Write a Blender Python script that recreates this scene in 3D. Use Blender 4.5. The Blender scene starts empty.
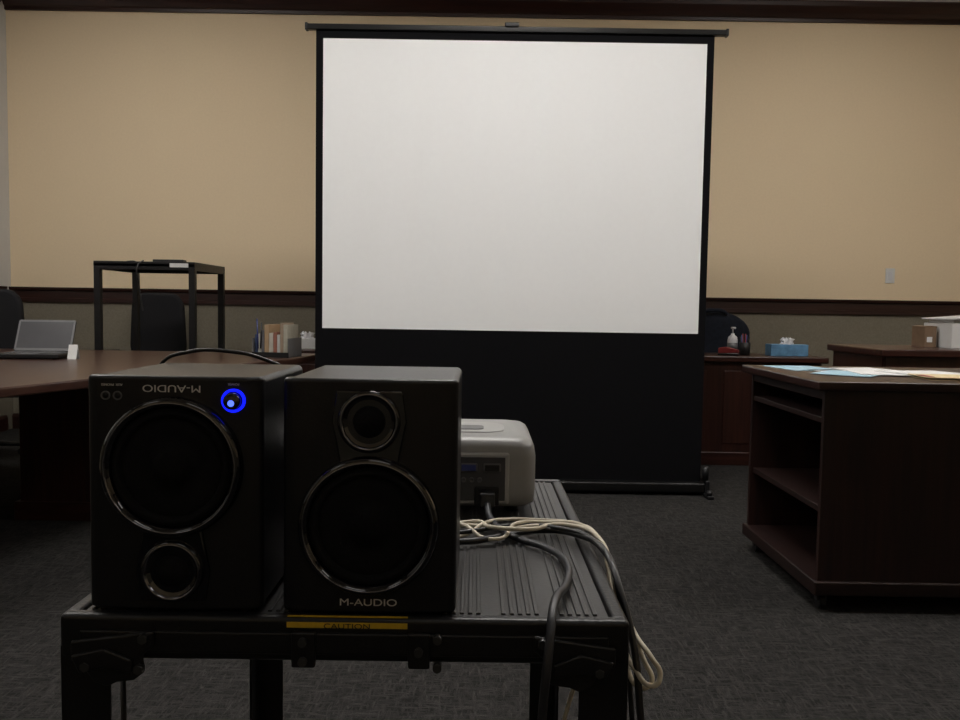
import bpy, bmesh, math, random
from mathutils import Vector, Matrix, Euler
random.seed(4)
R = math.radians
scene = bpy.context.scene
COL = scene.collection
try:
    scene.view_settings.view_transform = 'Standard'
    scene.view_settings.look = 'None'
except Exception:
    pass

# ------------------------------------------------------------------ materials
def base_mat(name):
    m = bpy.data.materials.new(name); m.use_nodes = True
    nt = m.node_tree; b = nt.nodes['Principled BSDF']
    return m, nt, b

def mat(name, col, rough=0.5, metal=0.0, spec=0.5, var=0.08, scale=30, bump=0.0, coat=0.0):
    m, nt, b = base_mat(name)
    tc = nt.nodes.new('ShaderNodeTexCoord')
    n = nt.nodes.new('ShaderNodeTexNoise'); n.inputs['Scale'].default_value = scale
    n.inputs['Detail'].default_value = 4
    nt.links.new(tc.outputs['Object'], n.inputs['Vector'])
    r = nt.nodes.new('ShaderNodeValToRGB')
    r.color_ramp.elements[0].position = 0.3; r.color_ramp.elements[1].position = 0.7
    r.color_ramp.elements[0].color = [c*(1-var) for c in col]+[1]
    r.color_ramp.elements[1].color = [min(1, c*(1+var)) for c in col]+[1]
    nt.links.new(n.outputs['Fac'], r.inputs['Fac'])
    nt.links.new(r.outputs['Color'], b.inputs['Base Color'])
    b.inputs['Roughness'].default_value = rough
    b.inputs['Metallic'].default_value = metal
    b.inputs['Specular IOR Level'].default_value = spec
    b.inputs['Coat Weight'].default_value = coat
    if bump:
        bp = nt.nodes.new('ShaderNodeBump'); bp.inputs['Strength'].default_value = bump
        bp.inputs['Distance'].default_value = 0.002
        nt.links.new(n.outputs['Fac'], bp.inputs['Height'])
        nt.links.new(bp.outputs['Normal'], b.inputs['Normal'])
    return m

def wood(name, c1, c2, axis='X', rough=0.3, spec=0.5):
    m, nt, b = base_mat(name)
    tc = nt.nodes.new('ShaderNodeTexCoord')
    mp = nt.nodes.new('ShaderNodeMapping')
    s = {'X': (1.5, 28, 28), 'Y': (28, 1.5, 28), 'Z': (28, 28, 1.5)}[axis]
    mp.inputs['Scale'].default_value = s
    nt.links.new(tc.outputs['Object'], mp.inputs['Vector'])
    n = nt.nodes.new('ShaderNodeTexNoise'); n.inputs['Scale'].default_value = 1.6
    n.inputs['Detail'].default_value = 8; n.inputs['Distortion'].default_value = 0.6
    nt.links.new(mp.outputs['Vector'], n.inputs['Vector'])
    r = nt.nodes.new('ShaderNodeValToRGB')
    r.color_ramp.elements[0].position = 0.35; r.color_ramp.elements[1].position = 0.68
    r.color_ramp.elements[0].color = list(c1)+[1]; r.color_ramp.elements[1].color = list(c2)+[1]
    nt.links.new(n.outputs['Fac'], r.inputs['Fac'])
    nt.links.new(r.outputs['Color'], b.inputs['Base Color'])
    b.inputs['Roughness'].default_value = rough
    b.inputs['Specular IOR Level'].default_value = spec
    return m

def emis(name, col, strength):
    m, nt, b = base_mat(name)
    b.inputs['Base Color'].default_value = list(col)+[1]
    b.inputs['Emission Color'].default_value = list(col)+[1]
    b.inputs['Emission Strength'].default_value = strength
    return m

def carpet_mat():
    m, nt, b = base_mat('carpet')
    tc = nt.nodes.new('ShaderNodeTexCoord')
    outs = []
    for s in ((85, 16, 1), (16, 85, 1)):
        mp = nt.nodes.new('ShaderNodeMapping'); mp.inputs['Scale'].default_value = s
        nt.links.new(tc.outputs['Object'], mp.inputs['Vector'])
        n = nt.nodes.new('ShaderNodeTexNoise'); n.inputs['Scale'].default_value = 1.0
        n.inputs['Detail'].default_value = 3; n.inputs['Distortion'].default_value = 1.2
        nt.links.new(mp.outputs['Vector'], n.inputs['Vector'])
        r = nt.nodes.new('ShaderNodeValToRGB')
        r.color_ramp.elements[0].position = 0.42; r.color_ramp.elements[1].position = 0.80
        nt.links.new(n.outputs['Fac'], r.inputs['Fac'])
        outs.append(r.outputs['Color'])
    mx = nt.nodes.new('ShaderNodeMix'); mx.data_type = 'RGBA'; mx.blend_type = 'LIGHTEN'
    mx.inputs['Factor'].default_value = 1.0
    nt.links.new(outs[0], mx.inputs['A']); nt.links.new(outs[1], mx.inputs['B'])
    fn = nt.nodes.new('ShaderNodeTexNoise'); fn.inputs['Scale'].default_value = 260
    nt.links.new(tc.outputs['Object'], fn.inputs['Vector'])
    ml = nt.nodes.new('ShaderNodeMath'); ml.operation = 'MULTIPLY'
    nt.links.new(mx.outputs['Result'], ml.inputs[0]); nt.links.new(fn.outputs['Fac'], ml.inputs[1])
    r2 = nt.nodes.new('ShaderNodeValToRGB')
    r2.color_ramp.elements[0].position = 0.0; r2.color_ramp.elements[1].position = 0.6
    r2.color_ramp.elements[0].color = (0.0135, 0.0128, 0.0125, 1)
    r2.color_ramp.elements[1].color = (0.058, 0.055, 0.052, 1)
    nt.links.new(ml.outputs[0], r2.inputs['Fac'])
    nt.links.new(r2.outputs['Color'], b.inputs['Base Color'])
    b.inputs['Roughness'].default_value = 0.95
    b.inputs['Specular IOR Level'].default_value = 0.08
    bp = nt.nodes.new('ShaderNodeBump'); bp.inputs['Strength'].default_value = 0.5
    bp.inputs['Distance'].default_value = 0.004
    nt.links.new(fn.outputs['Fac'], bp.inputs['Height']); nt.links.new(bp.outputs['Normal'], b.inputs['Normal'])
    return m

M = {}
M['wall_up'] = mat('wall_beige', (0.77, 0.625, 0.43), 0.85, spec=0.2, var=0.02, scale=60, bump=0.05)
M['wall_low'] = mat('wall_taupe', (0.20, 0.178, 0.135), 0.85, spec=0.2, var=0.10, scale=90, bump=0.1)
M['wall_white'] = mat('wall_white', (0.62, 0.61, 0.59), 0.8, spec=0.2, var=0.02)
M['ceil'] = mat('ceiling_tile', (0.60, 0.59, 0.56), 0.9, spec=0.1, var=0.05, scale=120)
M['carpet'] = carpet_mat()
M['mahX'] = wood('mahogany_x', (0.022, 0.0075, 0.0055), (0.050, 0.017, 0.012), 'X')
M['mahY'] = wood('mahogany_y', (0.022, 0.0075, 0.0055), (0.050, 0.017, 0.012), 'Y')
M['mahZ'] = wood('mahogany_z', (0.022, 0.0075, 0.0055), (0.045, 0.015, 0.010), 'Z', 0.35)
M['podX'] = wood('podium_x', (0.015, 0.006, 0.0047), (0.033, 0.013, 0.009), 'X')
M['podY'] = wood('podium_y', (0.010, 0.0043, 0.0035), (0.018, 0.007, 0.0055), 'Y', 0.45, .4)
M['podZ'] = wood('podium_z', (0.011, 0.0046, 0.004), (0.025, 0.0092, 0.007), 'Z', 0.4)
M['mahTop'] = wood('mahogany_top', (0.032, 0.014, 0.0105), (0.058, 0.027, 0.019), 'Y', 0.28)
M['trim'] = wood('trim_wood', (0.019, 0.0065, 0.005), (0.033, 0.0105, 0.007), 'X', 0.4)
M['blk'] = mat('black_plastic', (0.008, 0.008, 0.009), 0.45, spec=.4, var=0.1)
M['spk'] = mat('speaker_vinyl', (0.006, 0.006, 0.0075), 0.33, spec=.42, var=0.15, scale=400, bump=0.12)
M['gloss'] = mat('gloss_black', (0.003, 0.003, 0.005), 0.06, var=0.05, coat=0.8)
M['ring'] = mat('ring_black_chrome', (0.20, 0.20, 0.225), 0.14, metal=1.0, var=0.03)
M['mesh'] = mat('grille_mesh', (0.0035, 0.0035, 0.0045), 0.75, spec=.2, var=0.4, scale=900, bump=0.6)
M['logo'] = mat('logo_silver', (0.66, 0.64, 0.62), 0.4, var=0.02)
M['cart'] = mat('cart_powdercoat', (0.006, 0.006, 0.007), 0.38, spec=.42, var=0.15, scale=300, bump=0.2)
M['mat_top'] = mat('ribbed_mat', (0.030, 0.029, 0.029), 0.38, var=0.1, scale=200, bump=0.1)
M['bolt'] = mat('bolt_steel', (0.08, 0.08, 0.08), 0.35, metal=0.8)
M['yellow'] = mat('sticker_yellow', (0.58, 0.38, 0.02), 0.5, var=0.10, scale=120)
M['white'] = mat('screen_fabric', (0.88, 0.89, 0.90), 0.9, spec=0.1, var=0.006)
M['scrblk'] = mat('screen_black_fabric', (0.0045, 0.0045, 0.0055), 0.85, spec=0.1, var=0.1, scale=50)
M['alu'] = mat('black_aluminium', (0.012, 0.012, 0.012), 0.35, metal=0.5)
M['silver'] = mat('projector_silver', (0.28, 0.28, 0.275), 0.4, var=0.03)
M['silver2'] = mat('projector_light', (0.36, 0.36, 0.355), 0.35, var=0.03)
M['panel'] = mat('projector_rear', (0.04, 0.04, 0.045), 0.5)
M['vga'] = mat('port_blue', (0.02, 0.035, 0.16), 0.4)
M['cream'] = mat('cream_wire', (0.64, 0.58, 0.46), 0.5, var=0.04)
M['cable'] = mat('black_cable', (0.008, 0.008, 0.009), 0.4)
M['gcable'] = mat('grey_cable', (0.022, 0.023, 0.028), 0.4)
M['paper'] = mat('paper_white', (0.62, 0.62, 0.61), 0.8, var=0.02)
M['bpaper'] = mat('paper_blue', (0.30, 0.45, 0.54), 0.8, var=0.03)
M['manila'] = mat('manila', (0.56, 0.46, 0.27), 0.8, var=0.03)
M['red'] = mat('red_ink', (0.20, 0.02, 0.02), 0.5)
M['cardboard'] = mat('cardboard', (0.18, 0.115, 0.07), 0.85)
M['blue'] = mat('tissue_blue', (0.10, 0.24, 0.40), 0.6, var=0.25, scale=25)
M['chair'] = mat('chair_fabric', (0.010, 0.010, 0.012), 0.85, spec=.3, var=0.2, scale=200, bump=0.3)
M['chairg'] = mat('chair_grey', (0.06, 0.055, 0.052), 0.8, var=0.2, scale=200, bump=0.3)
M['navy'] = mat('jacket_navy', (0.008, 0.011, 0.020), 0.85, spec=.3, var=0.3, scale=40, bump=0.3)
M['grey'] = mat('grey_plastic', (0.11, 0.11, 0.115), 0.45)
M['lcd'] = mat('laptop_lcd', (0.055, 0.055, 0.06), 0.25, var=0.1, scale=8)
M['led'] = emis('blue_led', (0.004, 0.010, 1.0), 1.6)
M['ledc'] = emis('blue_led_core', (0.10, 0.18, 1.0), 1.6)
M['clear'] = mat('bottle_white', (0.60, 0.60, 0.62), 0.3, var=0.02)

# ------------------------------------------------------------------ helpers
def empty(name, loc=(0, 0, 0), rz=0.0):
    e = bpy.data.objects.new(name, None); COL.objects.link(e)
    e.empty_display_size = 0.05
    e.location = loc; e.rotation_euler = (0, 0, rz)
    return e

def finish(name, bm, m, parent=None, loc=(0, 0, 0), rot=(0, 0, 0), smooth=False, bevel=0, seg=3):
    me = bpy.data.meshes.new(name)
    bmesh.ops.recalc_face_normals(bm, faces=bm.faces)
    bm.to_mesh(me); bm.free()
    o = bpy.data.objects.new(name, me); COL.objects.link(o)
    me.materials.append(m)
    o.location = loc; o.rotation_euler = rot
    if parent: o.parent = parent
    if smooth:
        for p in me.polygons: p.use_smooth = True
    if bevel:
        b = o.modifiers.new('bev', 'BEVEL'); b.width = bevel; b.segments = seg
        b.limit_method = 'ANGLE'; b.angle_limit = R(40)
        for p in me.polygons: p.use_smooth = True
        w = o.modifiers.new('wn', 'WEIGHTED_NORMAL'); w.keep_sharp = False
    return o

def box(name, lo, hi, m, parent=None, bevel=0, seg=3, rot=(0, 0, 0)):
    c = [(a+b)/2 for a, b in zip(lo, hi)]; s = [abs(b-a) for a, b in zip(lo, hi)]
    bm = bmesh.new(); bmesh.ops.create_cube(bm, size=1)
    bmesh.ops.scale(bm, vec=s, verts=bm.verts)
    return finish(name, bm, m, parent, c, rot, bevel=bevel, seg=seg)

def multibox(name, lst, m, parent=None, bevel=0):
    bm = bmesh.new()
    for lo, hi in lst:
        c = [(a+b)/2 for a, b in zip(lo, hi)]; s = [abs(b-a) for a, b in zip(lo, hi)]
        r = bmesh.ops.create_cube(bm, size=1)
        bmesh.ops.scale(bm, vec=s, verts=r['verts'])
        bmesh.ops.translate(bm, vec=c, verts=r['verts'])
    return finish(name, bm, m, parent, bevel=bevel, seg=2)

def cyl(name, p1, p2, r, m, parent=None, r2=None, n=24, bevel=0):
    p1 = Vector(p1); p2 = Vector(p2); d = p2-p1
    bm = bmesh.new()
    bmesh.ops.create_cone(bm, cap_ends=True, segments=n, radius1=r, radius2=r if r2 is None else r2, depth=d.length)
    q = d.to_track_quat('Z', 'Y').to_matrix().to_4x4()
    bmesh.ops.transform(bm, matrix=Matrix.Translation((p1+p2)/2) @ q, verts=bm.verts)
    o = finish(name, bm, m, parent, bevel=bevel)
    for p in o.data.polygons:
        if len(p.vertices) == 4: p.use_smooth = True
    return o

def lathe(name, prof, m, parent=None, loc=(0, 0, 0), rot=(R(90), 0, 0), n=64):
    bm = bmesh.new(); rings = []
    for r, z in prof:
        if r < 1e-6: rings.append([bm.verts.new((0, 0, z))])
        else: rings.append([bm.verts.new((r*math.cos(2*math.pi*i/n), r*math.sin(2*math.pi*i/n), z)) for i in range(n)])
    for a, b in zip(rings, rings[1:]):
        for i in range(n):
            j = (i+1) % n
            if len(a) == 1: bm.faces.new((a[0], b[i], b[j]))
            elif len(b) == 1: bm.faces.new((a[i], a[j], b[0]))
            else: bm.faces.new((a[i], a[j], b[j], b[i]))
    return finish(name, bm, m, parent, loc, rot, smooth=True)

def prism(name, pts, y0, y1, m, parent=None, plane='XZ', bevel=0, seg=2):
    bm = bmesh.new()
    def P(a, b, t):
        if plane == 'XZ': return (a, t, b)
        if plane == 'XY': return (a, b, t)
        return (t, a, b)
    A = [bm.verts.new(P(a, b, y0)) for a, b in pts]
    B = [bm.verts.new(P(a, b, y1)) for a, b in pts]
    bm.faces.new(A); bm.faces.new(B[::-1])
    for i in range(len(pts)):
        j = (i+1) % len(pts)
        bm.faces.new((A[i], A[j], B[j], B[i]))
    return finish(name, bm, m, parent, bevel=bevel, seg=seg)

def rrect(x0, z0, x1, z1, r, n=6):
    pts = []
    for cx, cz, a0 in ((x1-r, z1-r, 0), (x0+r, z1-r, 90), (x0+r, z0+r, 180), (x1-r, z0+r, 270)):
        for i in range(n+1):
            a = R(a0+90*i/n); pts.append((cx+r*math.cos(a), cz+r*math.sin(a)))
    return pts

def tube(name, pts, r, m, parent=None):
    cu = bpy.data.curves.new(name, 'CURVE'); cu.dimensions = '3D'
    cu.bevel_depth = r; cu.bevel_resolution = 3; cu.resolution_u = 10; cu.use_fill_caps = True
    sp = cu.splines.new('BEZIER'); sp.bezier_points.add(len(pts)-1)
    for bp, p in zip(sp.bezier_points, pts):
        bp.co = p; bp.handle_left_type = bp.handle_right_type = 'AUTO'
    cu.materials.append(m)
    o = bpy.data.objects.new(name, cu); COL.objects.link(o)
    if parent: o.parent = parent
    return o

def text(name, body, size, m, parent, loc, rot=(R(90), 0, 0), sx=1.0, off=0.0):
    cu = bpy.data.curves.new(name, 'FONT'); cu.body = body; cu.size = size
    cu.align_x = 'CENTER'; cu.align_y = 'CENTER'; cu.extrude = 0.0002; cu.offset = off
    cu.materials.append(m)
    o = bpy.data.objects.new(name, cu); COL.objects.link(o)
    o.location = loc; o.rotation_euler = rot; o.scale = (sx, 1, 1); o.parent = parent
    return o

# ------------------------------------------------------------------ room
XL, XR, YB, YF, H = -3.84, 5.0, 6.8, -2.5, 3.78
RZ0, RZ1 = 1.045, 1.165   # chair rail
CZ0, CZ1 = 3.37, 3.515    # crown
box('floor', (XL-.1, YF-.1, -.1), (XR+.1, YB+.1, 0), M['carpet'])
box('ceiling', (XL-.1, YF-.1, H), (XR+.1, YB+.1, H+.1), M['ceil'])
def wall(name, lo, hi, up=None):
    e = empty(name)
    box('lower_panel', (lo[0], lo[1], 0), (hi[0], hi[1], 1.1), M['wall_low'], e)
    box('upper_panel', (lo[0], lo[1], 1.1), (hi[0], hi[1], 3.45), up or M['wall_up'], e)
    box('frieze', (lo[0], lo[1], 3.45), (hi[0], hi[1], H), M['wall_white'], e)
wall('wall_back', (XL-.1, YB, 0), (XR+.1, YB+.1, 0))
wall('wall_left', (XL-.1, YF, 0), (XL, YB, 0), M['wall_white'])
wall('wall_right', (XR, YF, 0), (XR+.1, YB, 0))
wall('wall_front', (XL-.1, YF-.1, 0), (XR+.1, YF, 0))
rail = [(0, RZ0), (-.018, RZ0), (-.018, RZ0+.03), (-.012, RZ0+.035), (-.012, RZ1-.03), (-.03, RZ1-.022), (-.035, RZ1), (0, RZ1)]
crown = [(0, CZ0), (-.02, CZ0), (-.02, CZ0+.025), (-.035, CZ0+.035), (-.05, CZ0+.06), (-.075, CZ0+.09), (-.085, CZ0+.105), (-.085, CZ1-.01), (-.09, CZ1), (0, CZ1)]
base = [(0, 0), (-.018, 0), (-.018, .10), (-.010, .12), (0, .125)]
for nm, pf in (('trim_1', rail), ('trim_2', crown), ('baseboard_back', base)):
    prism(nm, [(YB+a, b) for a, b in pf], XL, XR, M['trim'], plane='YZ')
for nm, pf in (('trim_3', rail), ('trim_4', crown), ('baseboard_left', base)):
    prism(nm, [(XL-a, b) for a, b in pf], YF, YB-.11, M['mahY'], plane='XZ')
for nm, pf in (('trim_5', rail), ('trim_6', crown), ('baseboard_right', base)):
    prism(nm, [(XR+a, b) for a, b in pf], YF, YB-.11, M['mahY'], plane='XZ')

# light switch
e = empty('light_switch', (3.33, YB, 1.365))
box('plate', (-.037, -.007, -.06), (.037, 0, .06), M['paper'], e, bevel=.002)
box('rocker', (-.016, -.012, -.033), (.016, -.006, .033), M['clear'], e, bevel=.002)

# ceiling lights, plus an added fill row
def troffer(x, y, s, w=1.2, d=.6):
    e = empty('ceiling_or_fill_light', (x, y, H))
    box('frame_a', (-w/2-.03, -d/2-.03, -.03), (w/2+.03, -d/2, 0), M['paper'], e)
    box('frame_b', (-w/2-.03, d/2, -.03), (w/2+.03, d/2+.03, 0), M['paper'], e)
    box('frame_c', (-w/2-.03, -d/2, -.03), (-w/2, d/2, 0), M['paper'], e)
    box('frame_d', (w/2, -d/2, -.03), (w/2+.03, d/2, 0), M['paper'], e)
    box('diffuser', (-w/2, -d/2, -.02), (w/2, d/2, -.005), emis('diffuser', (1.0, .96, .915), s), e)
for x in (-2.6, 0.2, 3.0):
    troffer(x, 2.8, 31.0 if x == 0.2 else 24.0)
    troffer(x, -1.0, 2.0)  # unseen row behind the camera, added for front fill and speaker ring highlights
for x in (-2.4, 2.6):
    troffer(x, 5.0, 9.0)

# ------------------------------------------------------------------ projection screen
SX0, SX1, SY = -.90, 1.237, 4.72
e = empty('projection_screen', (0, SY, 0))
box('fabric', (SX0, 0, .923), (SX1, .004, 2.535), M['white'], e)
box('fabric_backing', (SX0-.04, .0045, .07), (SX1+.04, .007, 2.585), M['scrblk'], e)
box('border_side_1', (SX0-.04, 0, .923), (SX0, .004, 2.585), M['scrblk'], e)
box('border_side_2', (SX1, 0, .923), (SX1+.04, .004, 2.585), M['scrblk'], e)
box('border_top', (SX0, 0, 2.535), (SX1, .004, 2.585), M['scrblk'], e)
box('skirt', (SX0-.04, 0, .07), (SX1+.04, .004, .923), M['scrblk'], e)
box('top_bar', (SX0-.09, -.014, 2.580), (SX1+.105, .02, 2.612), M['alu'], e, bevel=.005)
box('bar_cap_1', (SX0-.10, -.017, 2.577), (SX0-.085, .023, 2.617), M['blk'], e, bevel=.004)
box('bar_cap_2', (SX1+.10, -.017, 2.577), (SX1+.115, .023, 2.617), M['blk'], e, bevel=.004)
mx = (SX0+SX1)/2-.02
box('handle', (mx-.04, -.022, 2.606), (mx+.04, -.004, 2.632), M['blk'], e, bevel=.006)
prism('linkage', [(mx-.26, 2.606), (mx-.02, 2.624), (mx+.02, 2.624), (mx+.28, 2.606)], .022, .03, M['alu'], e)
box('housing', (SX0-.06, -.05, .015), (SX1+.06, .06, .075), M['alu'], e, bevel=.015)
for i, x in enumerate((SX0-.075, SX1+.055)):
    box('end_cap_%d' % i, (x, -.06, .01), (x+.025, .07, .09), M['blk'], e, bevel=.008)
    box('foot_%d' % i, (x-.01, -.14, 0), (x+.03, .16, .018), M['blk'], e, bevel=.005)
    cyl('foot_knob_%d' % i, (x+.01, -.11, .015), (x+.01, -.11, .045), .016, M['blk'], e)
cyl('end_latch', (SX1+.06, -.03, .09), (SX1+.06, -.03, .17), .018, M['blk'], e)
for i, (a, b) in enumerate((((SX0+.4, .07), (SX1-.4, 1.3)), ((SX1-.4, .07), (SX0+.4, 1.3)), ((SX0+.4, 1.3), (mx, 2.59)), ((SX1-.4, 1.3), (mx, 2.59)))):
    cyl('lift_arm_%d' % i, (a[0], .03+.006*(i % 2), a[1]), (b[0], .03+.006*(i % 2), b[1]), .010, M['alu'], e, n=12)

# ------------------------------------------------------------------ av cart
CW, CD, CT = .522, .63, .766
CY = .7415
cart = empty('av_cart', (-.1195, CY, 0), R(0.3))
w2 = CW/2
box('deck', (-w2+.005, .004, CT-.022), (w2-.005, CD-.004, CT-.006), M['cart'], cart)
box('mat_base', (-w2+.018, .016, CT-.006), (w2-.018, CD-.016, CT-.0022), M['mat_top'], cart)
ribs = []
x = -w2+.022
k = 0
while x < w2-.024:
    if k % 7 < 5: ribs.append(((x, .018, CT-.0025), (x+.0042, CD-.018, CT-.0004)))
    x += .0078; k += 1
multibox('ribs', ribs, M['mat_top'], cart, bevel=.0007)
def lip(nm, lo, hi): box(nm, lo, hi, M['cart'], cart, bevel=.005, seg=4)
lip('lip_front', (-w2, 0, CT-.042), (w2, .016, CT-.0005))
lip('lip_back', (-w2, CD-.016, CT-.042), (w2, CD, CT+.001))
lip('lip_left', (-w2, .010, CT-.042), (-w2+.016, CD-.01, CT-.0005))
lip('lip_right', (w2-.016, .010, CT-.042), (w2, CD-.01, CT-.0005))
box('front_channel', (-w2+.02, -.0035, CT-.034), (w2-.02, 0.002, CT-.014), M['cart'], cart, bevel=.0015)
def leg(nm, sx, sy, x, y):
    t = .004; w = .045
    L = [(x, y), (x+sx*w, y), (x+sx*w, y+sy*t), (x+sx*t, y+sy*t), (x+sx*t, y+sy*w), (x, y+sy*w)]
    prism(nm, L, .07, CT-.03, M['cart'], cart, plane='XY', bevel=.001)
    cyl(nm+'_stem', (x+sx*.02, y+sy*.02, .06), (x+sx*.02, y+sy*.02, .11), .008, M['bolt'], cart)
    cyl(nm+'_wheel', (x+sx*.02-.012, y+sy*.02, .035), (x+sx*.02+.012, y+sy*.02, .035), .035, M['blk'], cart, bevel=.005)
leg('leg_1', 1, 1, -w2+.0005, .001); leg('leg_2', -1, 1, w2-.0005, .001)
leg('leg_3', 1, -1, -w2+.014, CD-.001); leg('leg_4', -1, -1, w2-.0005, CD-.001)
box('shelf_low', (-w2+.006, .006, .13), (w2-.006, CD-.006, .148), M['cart'], cart, bevel=.003)
def mir(pts, s): return [(s*a, b) for a, b in pts]
plate = [(-.247, CT-.022), (-.172, CT-.012), (-.172, CT-.026), (-.182, CT-.034), (-.180, CT-.050), (-.190, CT-.058),
         (-.206, CT-.060), (-.214, CT-.064), (-.226, CT-.060), (-.236, CT-.046), (-.247, CT-.040)]
for s in (1, -1):
    prism('corner_plate_%d' % (s+1), mir(plate, s), -.009, -.0035, M['cart'], cart, bevel=.0025)
    arm = [(-.245, CT-.034), (-.215, CT-.027), (-.190, CT-.037), (-.190, CT-.05), (-.215, CT-.045), (-.238, CT-.05)]
    prism('corner_arm_%d' % (s+1), mir(arm, s), -.013, -.008, M['cart'], cart, bevel=.002)
    for i, (bx, bz) in enumerate(((-.232, -.044), (-.184, -.046), (-.180, -.018))):
        cyl('plate_bolt_%d_%d' % (s+1, i), (s*bx, -.014, CT+bz), (s*bx, -.006, CT+bz), .0045, M['bolt'], cart, n=6)
for i, (a, b) in enumerate(((-.048, -.026), (.058, .078))):
    box('bracket_%d' % i, (a, -.007, CT-.045), (b, -.0005, CT-.012), M['cart'], cart, bevel=.002)
for i, (bx, bz) in enumerate(((-.037, -.02), (-.037, -.038), (.068, -.028), (.085, -.016), (.085, -.042))):
    cyl('front_bolt_%d' % i, (bx, -.012, CT+bz), (bx, -.003, CT+bz), .004, M['bolt'], cart, n=12)
box('caution_label', (-.053, -.0012, CT-.0095), (.057, -.0002, CT-.0045), M['yellow'], cart)
box('caution_label_fold', (-.053, .002, CT-.0006), (.057, .005, CT-.0001), M['yellow'], cart)
text('caution_text', 'CAUTION', .0068, M['blk'], cart, (.002, -.0016, CT-.0078), sx=1.4)

# ------------------------------------------------------------------ speakers
def speaker(loc, flip, powered):
    W, D, Hh = .161, .185, .2175
    e = empty('bookshelf_speaker', loc)
    if flip:
        e.rotation_euler = (0, R(180), 0)
        e.location = (loc[0], loc[1], loc[2]+Hh)
    prism('cabinet', rrect(-W/2+.001, .001, W/2-.001, Hh-.001, .006), .014, D, M['spk'], e, bevel=.003, seg=3)
    bm = bmesh.new(); nx = 14; prof = []
    for i in range(nx+1):
        t = -1+2*i/nx
        prof.append((t*W/2, .003*t*t + .004*max(0, abs(t)-.9)/.1))
    pts = prof+[(W/2, .020), (-W/2, .020)]
    A = [bm.verts.new((a, b, 0)) for a, b in pts]; B = [bm.verts.new((a, b, Hh)) for a, b in pts]
    bm.faces.new(A); bm.faces.new(B[::-1])
    for i in range(len(pts)):
        j = (i+1) % len(pts); bm.faces.new((A[i], A[j], B[j], B[i]))
    finish('baffle', bm, M['spk'], e, bevel=.004, seg=4)
    wz, tz = .083, .179
    gp = [(-.030, Hh-.010), (.030, Hh-.010), (.034, tz), (.028, tz-.032), (.026, wz+.05), (-.026, wz+.05), (-.028, tz-.032), (-.034, tz)]
    prism('tweeter_plate', gp, -.003, .006, M['gloss'], e, bevel=.002, seg=3)
    lathe('woofer_ring', [(.0645, -.004), (.0645, .004), (.063, .0075), (.0600, .0095), (.0575, .0085), (.055, .004), (.053, .001)], M['gloss'], e, (0, -.001, wz))
    lathe('woofer_trim', [(.0603, .0092), (.0594, .0099), (.0585, .0095), (.0577, .0080), (.0578, .0060)], M['ring'], e, (0, -.001, wz))
    lathe('woofer_surround', [(.055, .001), (.053, .0045), (.050, .006), (.047, .0045), (.0455, .001)], M['mesh'], e, (0, -.001, wz))
    lathe('woofer_cone', [(.0455, .001), (.040, .0025), (.030, .0010), (.018, .0008), (.016, .0035), (.010, .0065), (0, .008)], M['mesh'], e, (0, -.001, wz))
    lathe('tweeter_ring', [(.0285, 0), (.0285, .003), (.027, .0055), (.0250, .0055), (.020, .0008), (.015, .0004)], M['gloss'], e, (0, -.002, tz))
    lathe('tweeter_trim', [(.0260, .0056), (.0250, .0061), (.0241, .0054), (.0230, .0040)], M['ring'], e, (0, -.002, tz))
    lathe('tweeter_dome', [(.015, .0006), (.014, .0025), (.0125, .0022), (.010, .0048), (.005, .0068), (0, .0075)], M['mesh'], e, (0, -.002, tz))
    text('lettering', 'M-AUDIO', .0092, M['logo'], e, (0, -.0012, .0110), sx=1.36)
    if powered:
        kx = -.0555
        lathe('knob_ring', [(.0108, 0), (.0108, .003), (.0102, .0036), (.0092, .0034), (.0084, .002)], M['led'], e, (kx, .002, .0215))
        lathe('knob', [(.0076, 0), (.0076, .008), (.0065, .0095), (.0, .010)], M['gloss'], e, (kx, .002, .0215))
        lathe('knob_light', [(.0030, 0), (.0026, .0010), (0, .0012)], M['ledc'], e, (kx, -.0078, .0232), n=24)
        text('knob_label', 'POWER', .0030, M['logo'], e, (kx, .0008, .0065))
        for i, xx in enumerate((.050, .061)):
            lathe('jack_%d' % i, [(.0042, 0), (.0042, .0015), (.0032, .0018), (.0026, .0004), (0, .0004)], M['grey'], e, (xx, .0018, .0185))
            lathe('jack_hole_%d' % i, [(.0028, .0004), (.0028, .0010), (0, .0010)], M['blk'], e, (xx, .0015, .0185))
        text('jack_label', 'AUX  PHONES', .003, M['logo'], e, (.055, .0008, .0085))
    box('rear_plate', (-.04, D, .04), (.04, D+.003, .14), M['blk'], e, bevel=.001)
    for i in range(4):
        cyl('terminal_%d' % i, (-.02+.013*i, D+.002, .07), (-.02+.013*i, D+.012, .07), .004, M['bolt'], e, n=12)
    return e
speaker((-.279, .7500, .7665), True, True)
speaker((-.0995, .7500, .7665), False, False)

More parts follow.
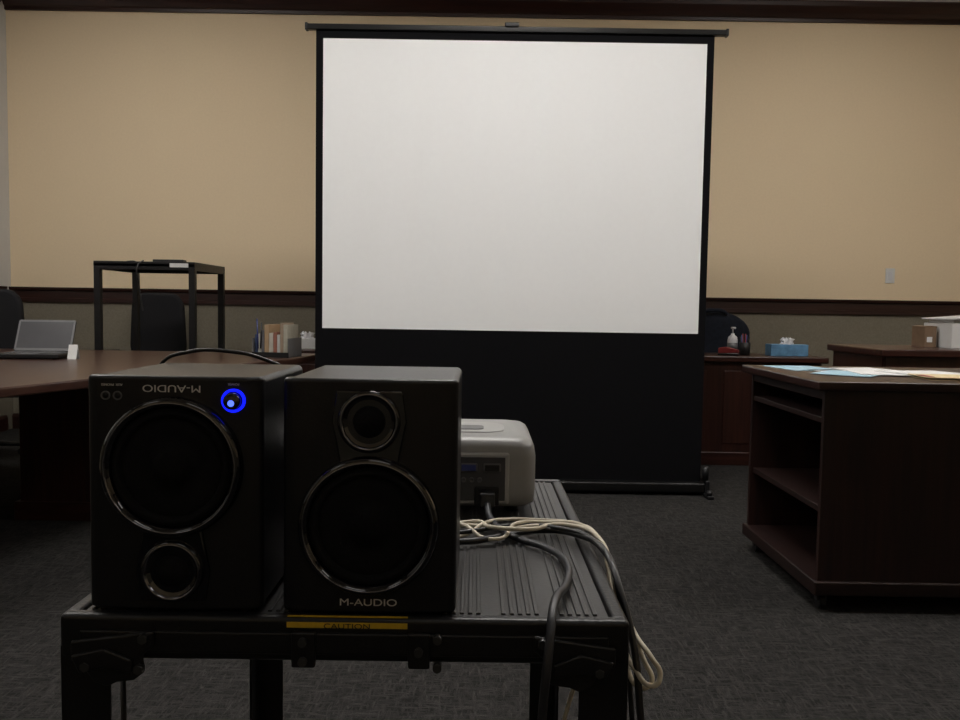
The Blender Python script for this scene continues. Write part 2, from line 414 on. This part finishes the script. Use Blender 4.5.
# ------------------------------------------------------------------ projector
pj = empty('projector', (-.083, 1.13, CT))
def rr(z, x0, x1, y0, y1, r): return [(a, b, z) for a, b in rrect(x0, y0, x1, y1, r, 8)]
bm = bmesh.new(); rings = []
for z, ins in ((.010, .008), (.014, .002), (.030, 0), (.078, .0), (.092, .002), (.099, .006), (.1035, .013), (.106, .026)):
    rings.append([bm.verts.new(p) for p in rr(z, -.149+ins, .163-ins, ins, .22-ins, .026-ins*.3)])
for a, b in zip(rings, rings[1:]):
    for i in range(len(a)):
        j = (i+1) % len(a); bm.faces.new((a[i], a[j], b[j], b[i]))
bm.faces.new(rings[0][::-1]); bm.faces.new(rings[-1])
finish('body', bm, M['silver'], pj, smooth=True)
box('rear_frame', (-.125, -.003, .014), (.126, .006, .086), M['silver2'], pj, bevel=.004)
box('rear_panel', (-.118, -.0045, .020), (.120, .0, .080), M['panel'], pj, bevel=.001)
box('power_inlet', (.078, -.008, .014), (.112, -.003, .040), M['blk'], pj, bevel=.002)
for i, x in enumerate((.060, .092)):
    box('vga_shell_%d' % i, (x-.002, -.007, .060), (x+.022, -.004, .072), M['grey'], pj, bevel=.002)
    box('vga_%d' % i, (x, -.009, .0615), (x+.020, -.006, .0705), M['vga'] if i < 1 else M['blk'], pj, bevel=.002)
for i in range(3):
    lathe('av_jack_%d' % i, [(.0035, 0), (.0035, .003), (.002, .003), (.002, .001), (0, .001)], M['grey'], pj, (.063+.011*i, -.0045, .049), n=20)
multibox('side_vents', [((.1625, .05+.009*i, .03), (.1645, .054+.009*i, .07)) for i in range(14)], M['panel'], pj)
prism('top_panel', rrect(-.07, .05, .12, .15, .03), .1045, .1075, M['silver2'], pj, plane='XY', bevel=.001)
prism('top_window', rrect(-.04, .07, .09, .11, .01), .107, .1084, M['grey'], pj, plane='XY')
lathe('lens_barrel', [(.04, 0), (.04, .018), (.034, .022), (.030, .008), (.02, .004), (0, .010)], M['gloss'], pj, (-.06, .212, .058), rot=(R(-90), 0, 0))
for i, (x, y) in enumerate(((-.12, .03), (.13, .03), (-.12, .19), (.13, .19))):
    cyl('foot_%d' % i, (x, y, 0), (x, y, .014), .010, M['blk'], pj)
box('plug_body', (.085, -.030, .016), (.106, -.007, .036), M['cable'], pj, bevel=.004)

# ------------------------------------------------------------------ cables
Z = CT
tube('power_cable', [(.013, 1.103, Z+.022), (.016, 1.07, Z+.012), (.04, 1.01, Z+.005), (.082, .955, Z+.005), (.098, .90, Z+.006), (.090, .82, Z+.007), (.072, .755, Z+.010),
                     (.066, .722, Z-.012), (.060, .715, Z-.08), (.055, .715, .45), (.05, .70, .12), (.08, .66, .006), (.2, .55, .006), (.35, .5, .006)], .0042, M['gcable'])
tube('audio_cable', [(-.05, .975, Z+.006), (-.01, .975, Z+.006), (.03, 1.0, Z+.006), (.08, 1.03, Z+.006), (.120, 1.0, Z+.010), (.146, .94, Z+.008), (.156, .88, Z-.02), (.166, .845, Z-.07),
                     (.17, .825, Z-.13), (.178, .81, .55), (.19, .80, .2), (.22, .80, .008), (.4, .9, .008), (.6, 1.2, .008)], .0040, M['cable'])
tube('audio_cable', [(-.05, 1.0, Z+.005), (.0, 1.01, Z+.010), (.05, 1.06, Z+.004), (.10, 1.02, Z+.012), (.138, .97, Z+.012), (.150, .91, Z), (.158, .87, Z-.05), (.163, .85, Z-.11), (.170, .83, .5), (.2, .82, .008), (.45, .8, .008)], .0028, M['cable'])
tube('speaker_wire', [(-.06, 1.03, Z+.004), (-.01, 1.055, Z+.004), (.03, 1.035, Z+.006), (.08, 1.045, Z+.008), (.115, 1.03, Z+.013), (.146, .97, Z+.012), (.157, .90, Z-.03), (.170, .86, Z-.06),
                      (.183, .835, Z-.075), (.190, .83, Z-.088), (.182, .825, Z-.098), (.164, .84, Z-.085), (.154, .88, Z-.07), (.13, .93, .65), (.1, 1.0, .5)], .0027, M['cream'])
tube('speaker_wire', [(-.06, 1.01, Z+.004), (-.01, 1.07, Z+.005), (.02, 1.01, Z+.014), (.06, 1.0, Z+.015), (.11, 1.05, Z+.008), (.143, .99, Z+.012), (.154, .92, Z-.01), (.165, .87, Z-.055),
                      (.176, .845, Z-.08), (.182, .835, Z-.10), (.170, .835, Z-.104), (.158, .86, Z-.085), (.15, .9, Z-.09), (.12, .95, .62)], .0027, M['cream'])
tube('speaker_wire', [(-.06, 1.06, Z+.003), (-.02, 1.03, Z+.012), (.02, .985, Z+.006), (.05, 1.04, Z+.012), (.09, 1.07, Z+.006), (.13, 1.03, Z+.014), (.150, .95, Z), (.158, .90, Z-.06), (.15, .9, Z-.15), (.14, .92, .5)], .0024, M['cream'])
tube('speaker_wire', [(-.06, .995, Z+.004), (-.02, 1.0, Z+.005), (.01, 1.04, Z+.012), (.045, 1.075, Z+.008), (.085, 1.085, Z+.005), (.125, 1.06, Z+.008), (.148, 1.0, Z+.006), (.155, .95, Z-.03), (.16, .9, Z-.12), (.15, .92, .45)], .0022, M['cream'])
tube('audio_cable', [(-.39, .985, Z+.005), (-.385, .975, Z+.12), (-.372, .965, Z+.212), (-.335, .955, Z+.2285), (-.29, .95, Z+.230), (-.25, .952, Z+.222), (-.215, .96, Z+.20), (-.20, .97, Z+.10), (-.205, .99, Z+.006)], .0022, M['cable'])
tube('power_cable', [(-.30, 1.0, Z+.05), (-.34, 1.1, Z+.005), (-.385, 1.0, Z+.004), (-.40, .95, Z-.05), (-.37, .85, .6), (-.33, .80, .3), (-.31, .80, .01), (-.5, .9, .006)], .003, M['cable'])

# ------------------------------------------------------------------ mobile podium with shelves
pd = empty('rolling_lectern_cabinet', (0, 0, 0))
PX0, PX1, PY0, PY1, PZ0, PZ1 = 1.2, 2.15, 2.87, 3.65, .06, .785
box('top', (PX0-.035, PY0-.035, PZ1), (PX1+.035, PY1+.035, PZ1+.032), M['podX'], pd, bevel=.006)
box('front_panel', (PX0+.0, PY0, PZ0), (PX1, PY0+.022, PZ1), M['podZ'], pd, bevel=.002)
box('rear_panel', (PX0, PY1-.022, PZ0), (PX1, PY1, PZ1), M['podZ'], pd, bevel=.002)
box('right_panel', (PX1-.02, PY0+.022, PZ0), (PX1, PY1-.022, PZ1), M['podZ'], pd)
box('divider', (PX0+.40, PY0+.022, PZ0), (PX0+.42, PY1-.022, PZ1), M['podZ'], pd)
box('base', (PX0-.015, PY0-.015, PZ0), (PX1+.015, PY1+.015, PZ0+.05), M['podY'], pd, bevel=.006)
box('shelf_1', (PX0+.012, PY0+.022, .345), (PX0+.40, PY1-.022, .367), M['podY'], pd, bevel=.002)
box('shelf_2', (PX0+.005, PY0+.022, .665), (PX0+.40, PY1-.022, .685), M['podY'], pd, bevel=.002)
box('rail', (PX0+.003, PY0+.022, PZ1-.035), (PX0+.02, PY1-.022, PZ1), M['podY'], pd)
for i, (x, y) in enumerate(((PX0+.03, PY0+.04), (PX1-.06, PY0+.04), (PX0+.03, PY1-.06), (PX1-.06, PY1-.06))):
    cyl('castor_%d' % i, (x-.012, y, .027), (x+.012, y, .027), .027, M['blk'], pd, bevel=.004)
    box('castor_fork_%d' % i, (x-.018, y-.012, .03), (x+.018, y+.012, .062), M['bolt'], pd)
PT = PZ1+.032
def sheet(nm, cx, cy, w, d, rz, m, z, t=.0015):
    o = box(nm, (cx-w/2, cy-d/2, z), (cx+w/2, cy+d/2, z+t), m, None)
    o.rotation_euler = (0, 0, R(rz)); return o
pp = empty('paper_stack', (0, 0, 0))
for a in ((1.36, 3.50, .216, .28, 8, M['bpaper'], 0), (1.50, 3.34, .28, .216, 14, M['paper'], 0), (1.43, 3.20, .216, .26, -40, M['bpaper'], .002), (1.62, 3.40, .216, .28, 20, M['paper'], .002),
          (1.60, 3.22, .28, .216, -8, M['paper'], .004), (1.74, 3.24, .28, .22, 15, M['paper'], .006)):
    o = sheet('sheet', *a[:6], PT+.0005+a[6]); o.parent = pp
fo = empty('manila_folder', (0, 0, 0))
o = sheet('folder_cover', 1.74, 3.03, .26, .18, -5, M['manila'], PT+.0085, .003); o.parent = fo
o = sheet('folder_back', 1.75, 3.035, .27, .20, -5, M['manila'], PT+.0005, .0015); o.parent = fo
o = sheet('folder_tab', 1.625, 3.02, .025, .10, -5, M['red'], PT+.0118, .001); o.parent = fo

# ------------------------------------------------------------------ desks
def desk(name, x0, x1, y0, y1, z, panels):
    e = empty(name)
    box('top', (x0, y0, z-.04), (x1, y1, z), M['mahX'], e, bevel=.008)
    box('modesty_panel', (x0+.04, y0+.03, .0), (x1-.04, y0+.055, z-.04), M['mahZ'], e)
    box('plinth', (x0+.035, y0+.018, 0), (x1-.035, y0+.03, .09), M['mahX'], e, bevel=.003)
    box('end_1', (x0+.03, y0+.055, 0), (x0+.055, y1-.03, z-.04), M['mahZ'], e)
    box('end_2', (x1-.055, y0+.055, 0), (x1-.03, y1-.03, z-.04), M['mahZ'], e)
    n = panels; w = (x1-x0-.08)/n
    for i in range(n):
        a = x0+.04+i*w
        box('raised_panel_%d' % i, (a+.06, y0+.022, .15), (a+w-.06, y0+.03, z-.10), M['mahZ'], e, bevel=.006)
    return e
desk('long_desk', -1.33, 2.37, 5.62, 6.08, .75, 5)
desk('bench_desk', 2.13, 4.5, 4.4, 5.1, .865, 3)

# left conference table
ct = empty('conference_table')
top = [(-1.05, 4.70), (-1.80, 2.40), (-3.30, 2.40), (-3.30, 5.20), (-1.00, 5.20)]
prism('top', top, .712, .75, M['mahTop'], ct, plane='XY', bevel=.008, seg=3)
box('pedestal_1', (-2.2, 3.94, 0), (-1.55, 4.02, .712), M['mahZ'], ct, bevel=.004)
box('pedestal_1_side', (-1.62, 4.02, 0), (-1.56, 4.9, .712), M['mahZ'], ct, bevel=.004)
box('pedestal_1_foot', (-2.22, 3.92, 0), (-1.53, 4.04, .09), M['mahX'], ct, bevel=.004)
box('pedestal_2', (-3.2, 2.7, 0), (-2.2, 2.78, .712), M['mahZ'], ct, bevel=.004)

# ------------------------------------------------------------------ laptop
lp = empty('laptop', (-2.36, 4.38, .7505), R(6))
prism('base', rrect(-.165, -.12, .165, .12, .012), .004, .026, M['blk'], lp, plane='XY', bevel=.004)
multibox('keys', [((-.14+.0235*i, -.03+.022*j, .026), (-.12+.0235*i, -.012+.022*j, .029)) for i in range(12) for j in range(5)], M['grey'], lp)
box('trackpad', (-.045, -.105, .0255), (.045, -.045, .027), M['grey'], lp)
for i, (a, b) in enumerate(((-.14, -.10), (.14, -.10), (-.14, .10), (.14, .10))):
    cyl('pad_%d' % i, (a, b, 0), (a, b, .006), .008, M['blk'], lp)
lid = empty('lid', (0, .112, .026)); lid.parent = lp; lid.rotation_euler = (R(-26), 0, 0)
prism('lid_shell', rrect(-.150, .0, .150, .19, .012), -.004, .006, M['blk'], lid, bevel=.003)
prism('bezel', rrect(-.148, .004, .148, .187, .010), -.0052, -.0035, M['grey'], lid)
box('display', (-.138, -.0062, .02), (.138, -.005, .176), M['lcd'], lid)
cyl('hinge', (-.12, .112, .026), (.12, .112, .026), .007, M['blk'], lp)
nb = empty('name_card', (-2.13, 4.34, .7505), R(8))
prism('card', [(-.03, 0), (0, .075), (.03, 0), (.027, 0), (0, .068), (-.027, 0)], -.022, .022, M['paper'], nb, plane='YZ')

# magazine file with binders
mf = empty('file_organizer', (-1.16, 4.82, .75), R(-6))
cols = [(.03, .05, .12), (.42, .40, .37), (.10, .10, .11), (.35, .24, .14), (.42, .39, .34), (.24, .10, .07), (.42, .42, .42), (.28, .21, .15), (.36, .34, .28)]
x = -.12
for i, c in enumerate(cols):
    w = random.uniform(.016, .028); h = random.uniform(.11, .19)
    box('binder_%d' % i, (x, -.09, .012), (x+w-.002, .10, .012+h), mat('binder_%d' % i, c, .6), mf, bevel=.001)
    x += w
box('tray_base', (-.13, -.11, 0), (x+.012, .12, .01), M['grey'], mf)
box('tray_end_1', (-.13, -.11, 0), (-.124, .12, .11), M['grey'], mf)
box('tray_end_2', (x+.006, -.11, 0), (x+.012, .12, .11), M['grey'], mf)
box('tray_front', (-.13, -.112, 0), (x+.012, -.106, .03), M['blk'], mf)
cyl('pen_1', (-.10, -.095, .05), (-.108, -.09, .22), .004, M['vga'], mf, n=10)
cyl('pen_2', (-.085, -.095, .05), (-.08, -.09, .20), .004, M['blk'], mf, n=10)

# tissue boxes
def tissue(loc, m, w=.24, d=.12, h=.075, rz=0):
    e = empty('tissue_box', loc, rz)
    box('carton', (-w/2, -d/2, 0), (w/2, d/2, h), m, e, bevel=.003)
    prism('opening', [(.06*math.cos(i*math.pi/12), .02*math.sin(i*math.pi/12)) for i in range(24)], h, h+.001, M['grey'], e, plane='XY')
    bm = bmesh.new(); base_ = []
    n = 20
    for k, (r, z) in enumerate(((.045, h), (.035, h+.015), (.045, h+.03), (.024, h+.042))):
        base_.append([bm.verts.new((r*math.cos(6.283*i/n)*(1+.25*math.sin(3*i+k)), r*.45*math.sin(6.283*i/n)*(1+.3*math.cos(2*i+k)), z+.008*math.sin(i*1.7+k) * (k > 0))) for i in range(n)])
    for a, b in zip(base_, base_[1:]):
        for i in range(n):
            j = (i+1) % n; bm.faces.new((a[i], a[j], b[j], b[i]))
    finish('tissue', bm, M['clear'], e, smooth=True)
tissue((2.15, 5.82, .75), M['blue'], w=.26, h=.08)
tissue((-1.21, 5.80, .75), M['paper'], w=.17, h=.07)

# sanitizer bottle, pen cup, stapler
sb = empty('sanitizer_bottle', (1.775, 5.84, .75))
lathe('bottle', [(0, 0), (.032, 0), (.035, .006), (.035, .10), (.030, .125), (.013, .14), (.013, .15), (0, .15)], M['clear'], sb, rot=(0, 0, 0), n=32)
lathe('label', [(.0355, .03), (.0358, .03), (.0358, .085), (.0355, .085)], M['grey'], sb, rot=(0, 0, 0), n=32)
cyl('pump_stem', (0, 0, .148), (0, 0, .185), .005, M['clear'], sb)
box('pump_head', (-.012, -.035, .182), (.012, .012, .195), M['clear'], sb, bevel=.004)
pc = empty('pen_cup', (1.85, 5.80, .75))
lathe('cup', [(0, 0), (.036, 0), (.038, .09), (.035, .09), (.033, .005), (0, .005)], M['blk'], pc, rot=(0, 0, 0), n=32)
for i in range(7):
    a = i*.9
    cyl('pen_%d' % i, (.018*math.cos(a), .018*math.sin(a), .006), (.032*math.cos(a), .032*math.sin(a), .13+.01*(i % 3)), .004, (M['blk'], M['vga'], M['red'])[i % 3], pc, n=8)
st = empty('stapler', (1.72, 5.74, .75), R(60))
box('stapler_base', (-.02, -.07, 0), (.02, .07, .012), M['blk'], st, bevel=.003)
prism('stapler_arm', [(-.07, .02), (.07, .012), (.07, .05), (.02, .06), (-.07, .04)], -.014, .014, M['red'], st, plane='YZ', bevel=.005)

# file boxes on right bench
fb = empty('storage_box', (2.81, 4.80, .865), R(0))
box('carton', (-.17, -.15, 0), (.17, .15, .14), M['paper'], fb, bevel=.003)
prism('open_lid', [(-.18, .16), (.18, .19), (.18, .198), (-.18, .168)], -.16, .16, M['clear'], fb, bevel=.002)
prism('papers', rrect(-.15, .14, .16, .162, .004), -.13, .13, M['paper'], fb)
prism('handle_slot', rrect(-.04, .08, .04, .105, .012), -.1515, -.15, M['grey'], fb)
cb = empty('cardboard_box', (2.58, 4.83, .865), R(0))
box('carton', (-.035, -.07, 0), (.035, .07, .12), M['cardboard'], cb, bevel=.002)
box('flap_1', (-.037, -.072, .118), (-.002, .072, .122), M['cardboard'], cb, rot=(0, R(-8), 0))
box('flap_2', (.002, -.072, .118), (.037, .072, .122), M['cardboard'], cb, rot=(0, R(6), 0))
box('label', (-.02, -.072, .03), (.01, -.070, .06), M['paper'], cb)

# ------------------------------------------------------------------ office chairs
def chair(loc, rz, mback, mseat, top=1.08):
    e = empty('office_chair', loc, R(rz))
    for i in range(5):
        a = R(90+72*i); c, s = math.cos(a), math.sin(a)
        cyl('base_arm_%d' % i, (0, 0, .10), (.27*c, .27*s, .075), .022, M['blk'], e, r2=.014, n=12)
        cyl('wheel_%d' % i, (.27*c-.02*s, .27*s+.02*c, .027), (.27*c+.02*s, .27*s-.02*c, .027), .027, M['blk'], e, n=20)
        cyl('wheel_stem_%d' % i, (.27*c, .27*s, .03), (.27*c, .27*s, .08), .008, M['bolt'], e, n=10)
    cyl('gas_lift', (0, 0, .09), (0, 0, .40), .025, M['blk'], e)
    box('mechanism', (-.09, -.10, .385), (.09, .12, .415), M['blk'], e, bevel=.01)
    prism('seat', rrect(-.25, -.24, .25, .24, .09), .415, .49, mseat, e, plane='XY', bevel=.03, seg=5)
    pts = rrect(-.235, .60, .235, top, .12, 8)
    prism('backrest', [(a*(1-.12*(b-.6)/(top-.6)), b) for a, b in pts], .22, .285, mback, e, bevel=.025, seg=5)
    prism('back_spine', [(.10, .39), (.24, .39), (.33, .50), (.31, .80), (.285, .80), (.29, .52), (.22, .42), (.10, .42)], -.035, .035, M['blk'], e, plane='YZ', bevel=.006)
    for s in (-1, 1):
        box('arm_pad_%d' % (s+1), (s*.27-.03, -.14, .655), (s*.27+.03, .12, .685), M['blk'], e, bevel=.012)
        prism('arm_post_%d' % (s+1), [(-.04, .42), (.04, .42), (.03, .66), (-.06, .66)], s*.27-.012, s*.27+.012, M['blk'], e, plane='YZ', bevel=.004)
        box('arm_link_%d' % (s+1), (min(s*.15, s*.28), -.03, .405), (max(s*.15, s*.28), .03, .425), M['blk'], e)
    return e
chair((-3.36, 5.50, 0), 8, M['chair'], M['chairg'], 1.13)
chair((-2.58, 6.33, 0), -6, M['chair'], M['chair'], 1.13)
rc = chair((1.84, 6.40, 0), 4, M['chair'], M['chair'], 1.03)
# jacket draped over the backrest: folded cloth shell following the back, with sagging shoulders
bm = bmesh.new(); rings = []
n = 48; lev = 16
for k in range(lev):
    t = k/(lev-1)
    z = .62 + .44*t
    hw = (.30 if t < .55 else .30*math.sqrt(max(0, 1-((t-.55)/.46)**2.2)))
    dp = .062 if t < .8 else .062*math.sqrt(max(.02, 1-((t-.8)/.205)**2))
    ring = []
    for i in range(n):
        a = 2*math.pi*i/n
        c, s = math.cos(a), math.sin(a)
        fold = 1+.045*math.sin(5*a+3*t)+.03*math.sin(11*a-6*t)
        ring.append(bm.verts.new((hw*math.copysign(abs(c)**.7, c)*fold+.02, .252+dp*math.copysign(abs(s)**.8, s)*(fold+.05*math.sin(17*a)), z+.018*math.sin(3*a+1)*(1-t))))
    rings.append(ring)
for a, b in zip(rings, rings[1:]):
    for i in range(n):
        j = (i+1) % n; bm.faces.new((a[i], a[j], b[j], b[i]))
bm.faces.new(rings[-1])
finish('draped_jacket', bm, M['navy'], rc, smooth=True)
tube('jacket_collar', [(-.09, .20, 1.03), (-.05, .185, 1.055), (.02, .18, 1.062), (.09, .185, 1.055), (.13, .20, 1.03)], .016, M['navy'], rc)

# ------------------------------------------------------------------ tall equipment stand in the back
tc = empty('equipment_stand', (0, 0, 0))
TX0, TX1, TY0, TY1 = -2.49, -1.84, 5.35, 5.98
box('top', (TX0, TY0, 1.285), (TX1, TY1, 1.30), M['cart'], tc)
box('apron_front', (TX0, TY0, 1.262), (TX1, TY0+.01, 1.315), M['cart'], tc, bevel=.002)
box('apron_back', (TX0, TY1-.01, 1.262), (TX1, TY1, 1.315), M['cart'], tc, bevel=.002)
box('apron_left', (TX0, TY0+.01, 1.262), (TX0+.01, TY1-.01, 1.315), M['cart'], tc)
box('apron_right', (TX1-.01, TY0+.01, 1.262), (TX1, TY1-.01, 1.315), M['cart'], tc)
for i, (x, y) in enumerate(((TX0, TY0), (TX1-.04, TY0), (TX0, TY1-.04), (TX1-.04, TY1-.04))):
    box('leg_%d' % i, (x, y, .06), (x+.04, y+.04, 1.265), M['cart'], tc, bevel=.002)
    cyl('wheel_%d' % i, (x+.008, y+.02, .032), (x+.032, y+.02, .032), .032, M['blk'], tc)
box('shelf_low', (TX0, TY0, .18), (TX1, TY1, .20), M['cart'], tc)
box('asset_tag', (TX1-.16, TY0-.002, 1.28), (TX1-.04, TY0, 1.306), M['paper'], tc)
lb = empty('extension_cord')
tube('cord', [(-2.40, 5.50, 1.306), (-2.33, 5.55, 1.325), (-2.25, 5.46, 1.306), (-2.18, 5.37, 1.318), (-2.20, 5.338, 1.29), (-2.19, 5.335, 1.15), (-2.17, 5.336, 1.0)], .005, M['cable'], lb)
box('power_strip', (-2.15, 5.45, 1.3005), (-1.95, 5.52, 1.335), M['blk'], lb, bevel=.005)

# ------------------------------------------------------------------ world + camera
w = bpy.data.worlds.new('World'); scene.world = w; w.use_nodes = True
w.node_tree.nodes['Background'].inputs[0].default_value = (.05, .05, .05, 1)
w.node_tree.nodes['Background'].inputs[1].default_value = .2
cam = bpy.data.cameras.new('Camera'); co = bpy.data.objects.new('Camera', cam); COL.objects.link(co)
cam.sensor_width = 36; cam.lens = 830/960*36; cam.clip_start = .02
co.matrix_world = Matrix.Translation((0, 0, 1.05)) @ Matrix.Rotation(R(90-3.58), 4, 'X') @ Matrix.Rotation(R(0.9), 4, 'Z')
scene.camera = co
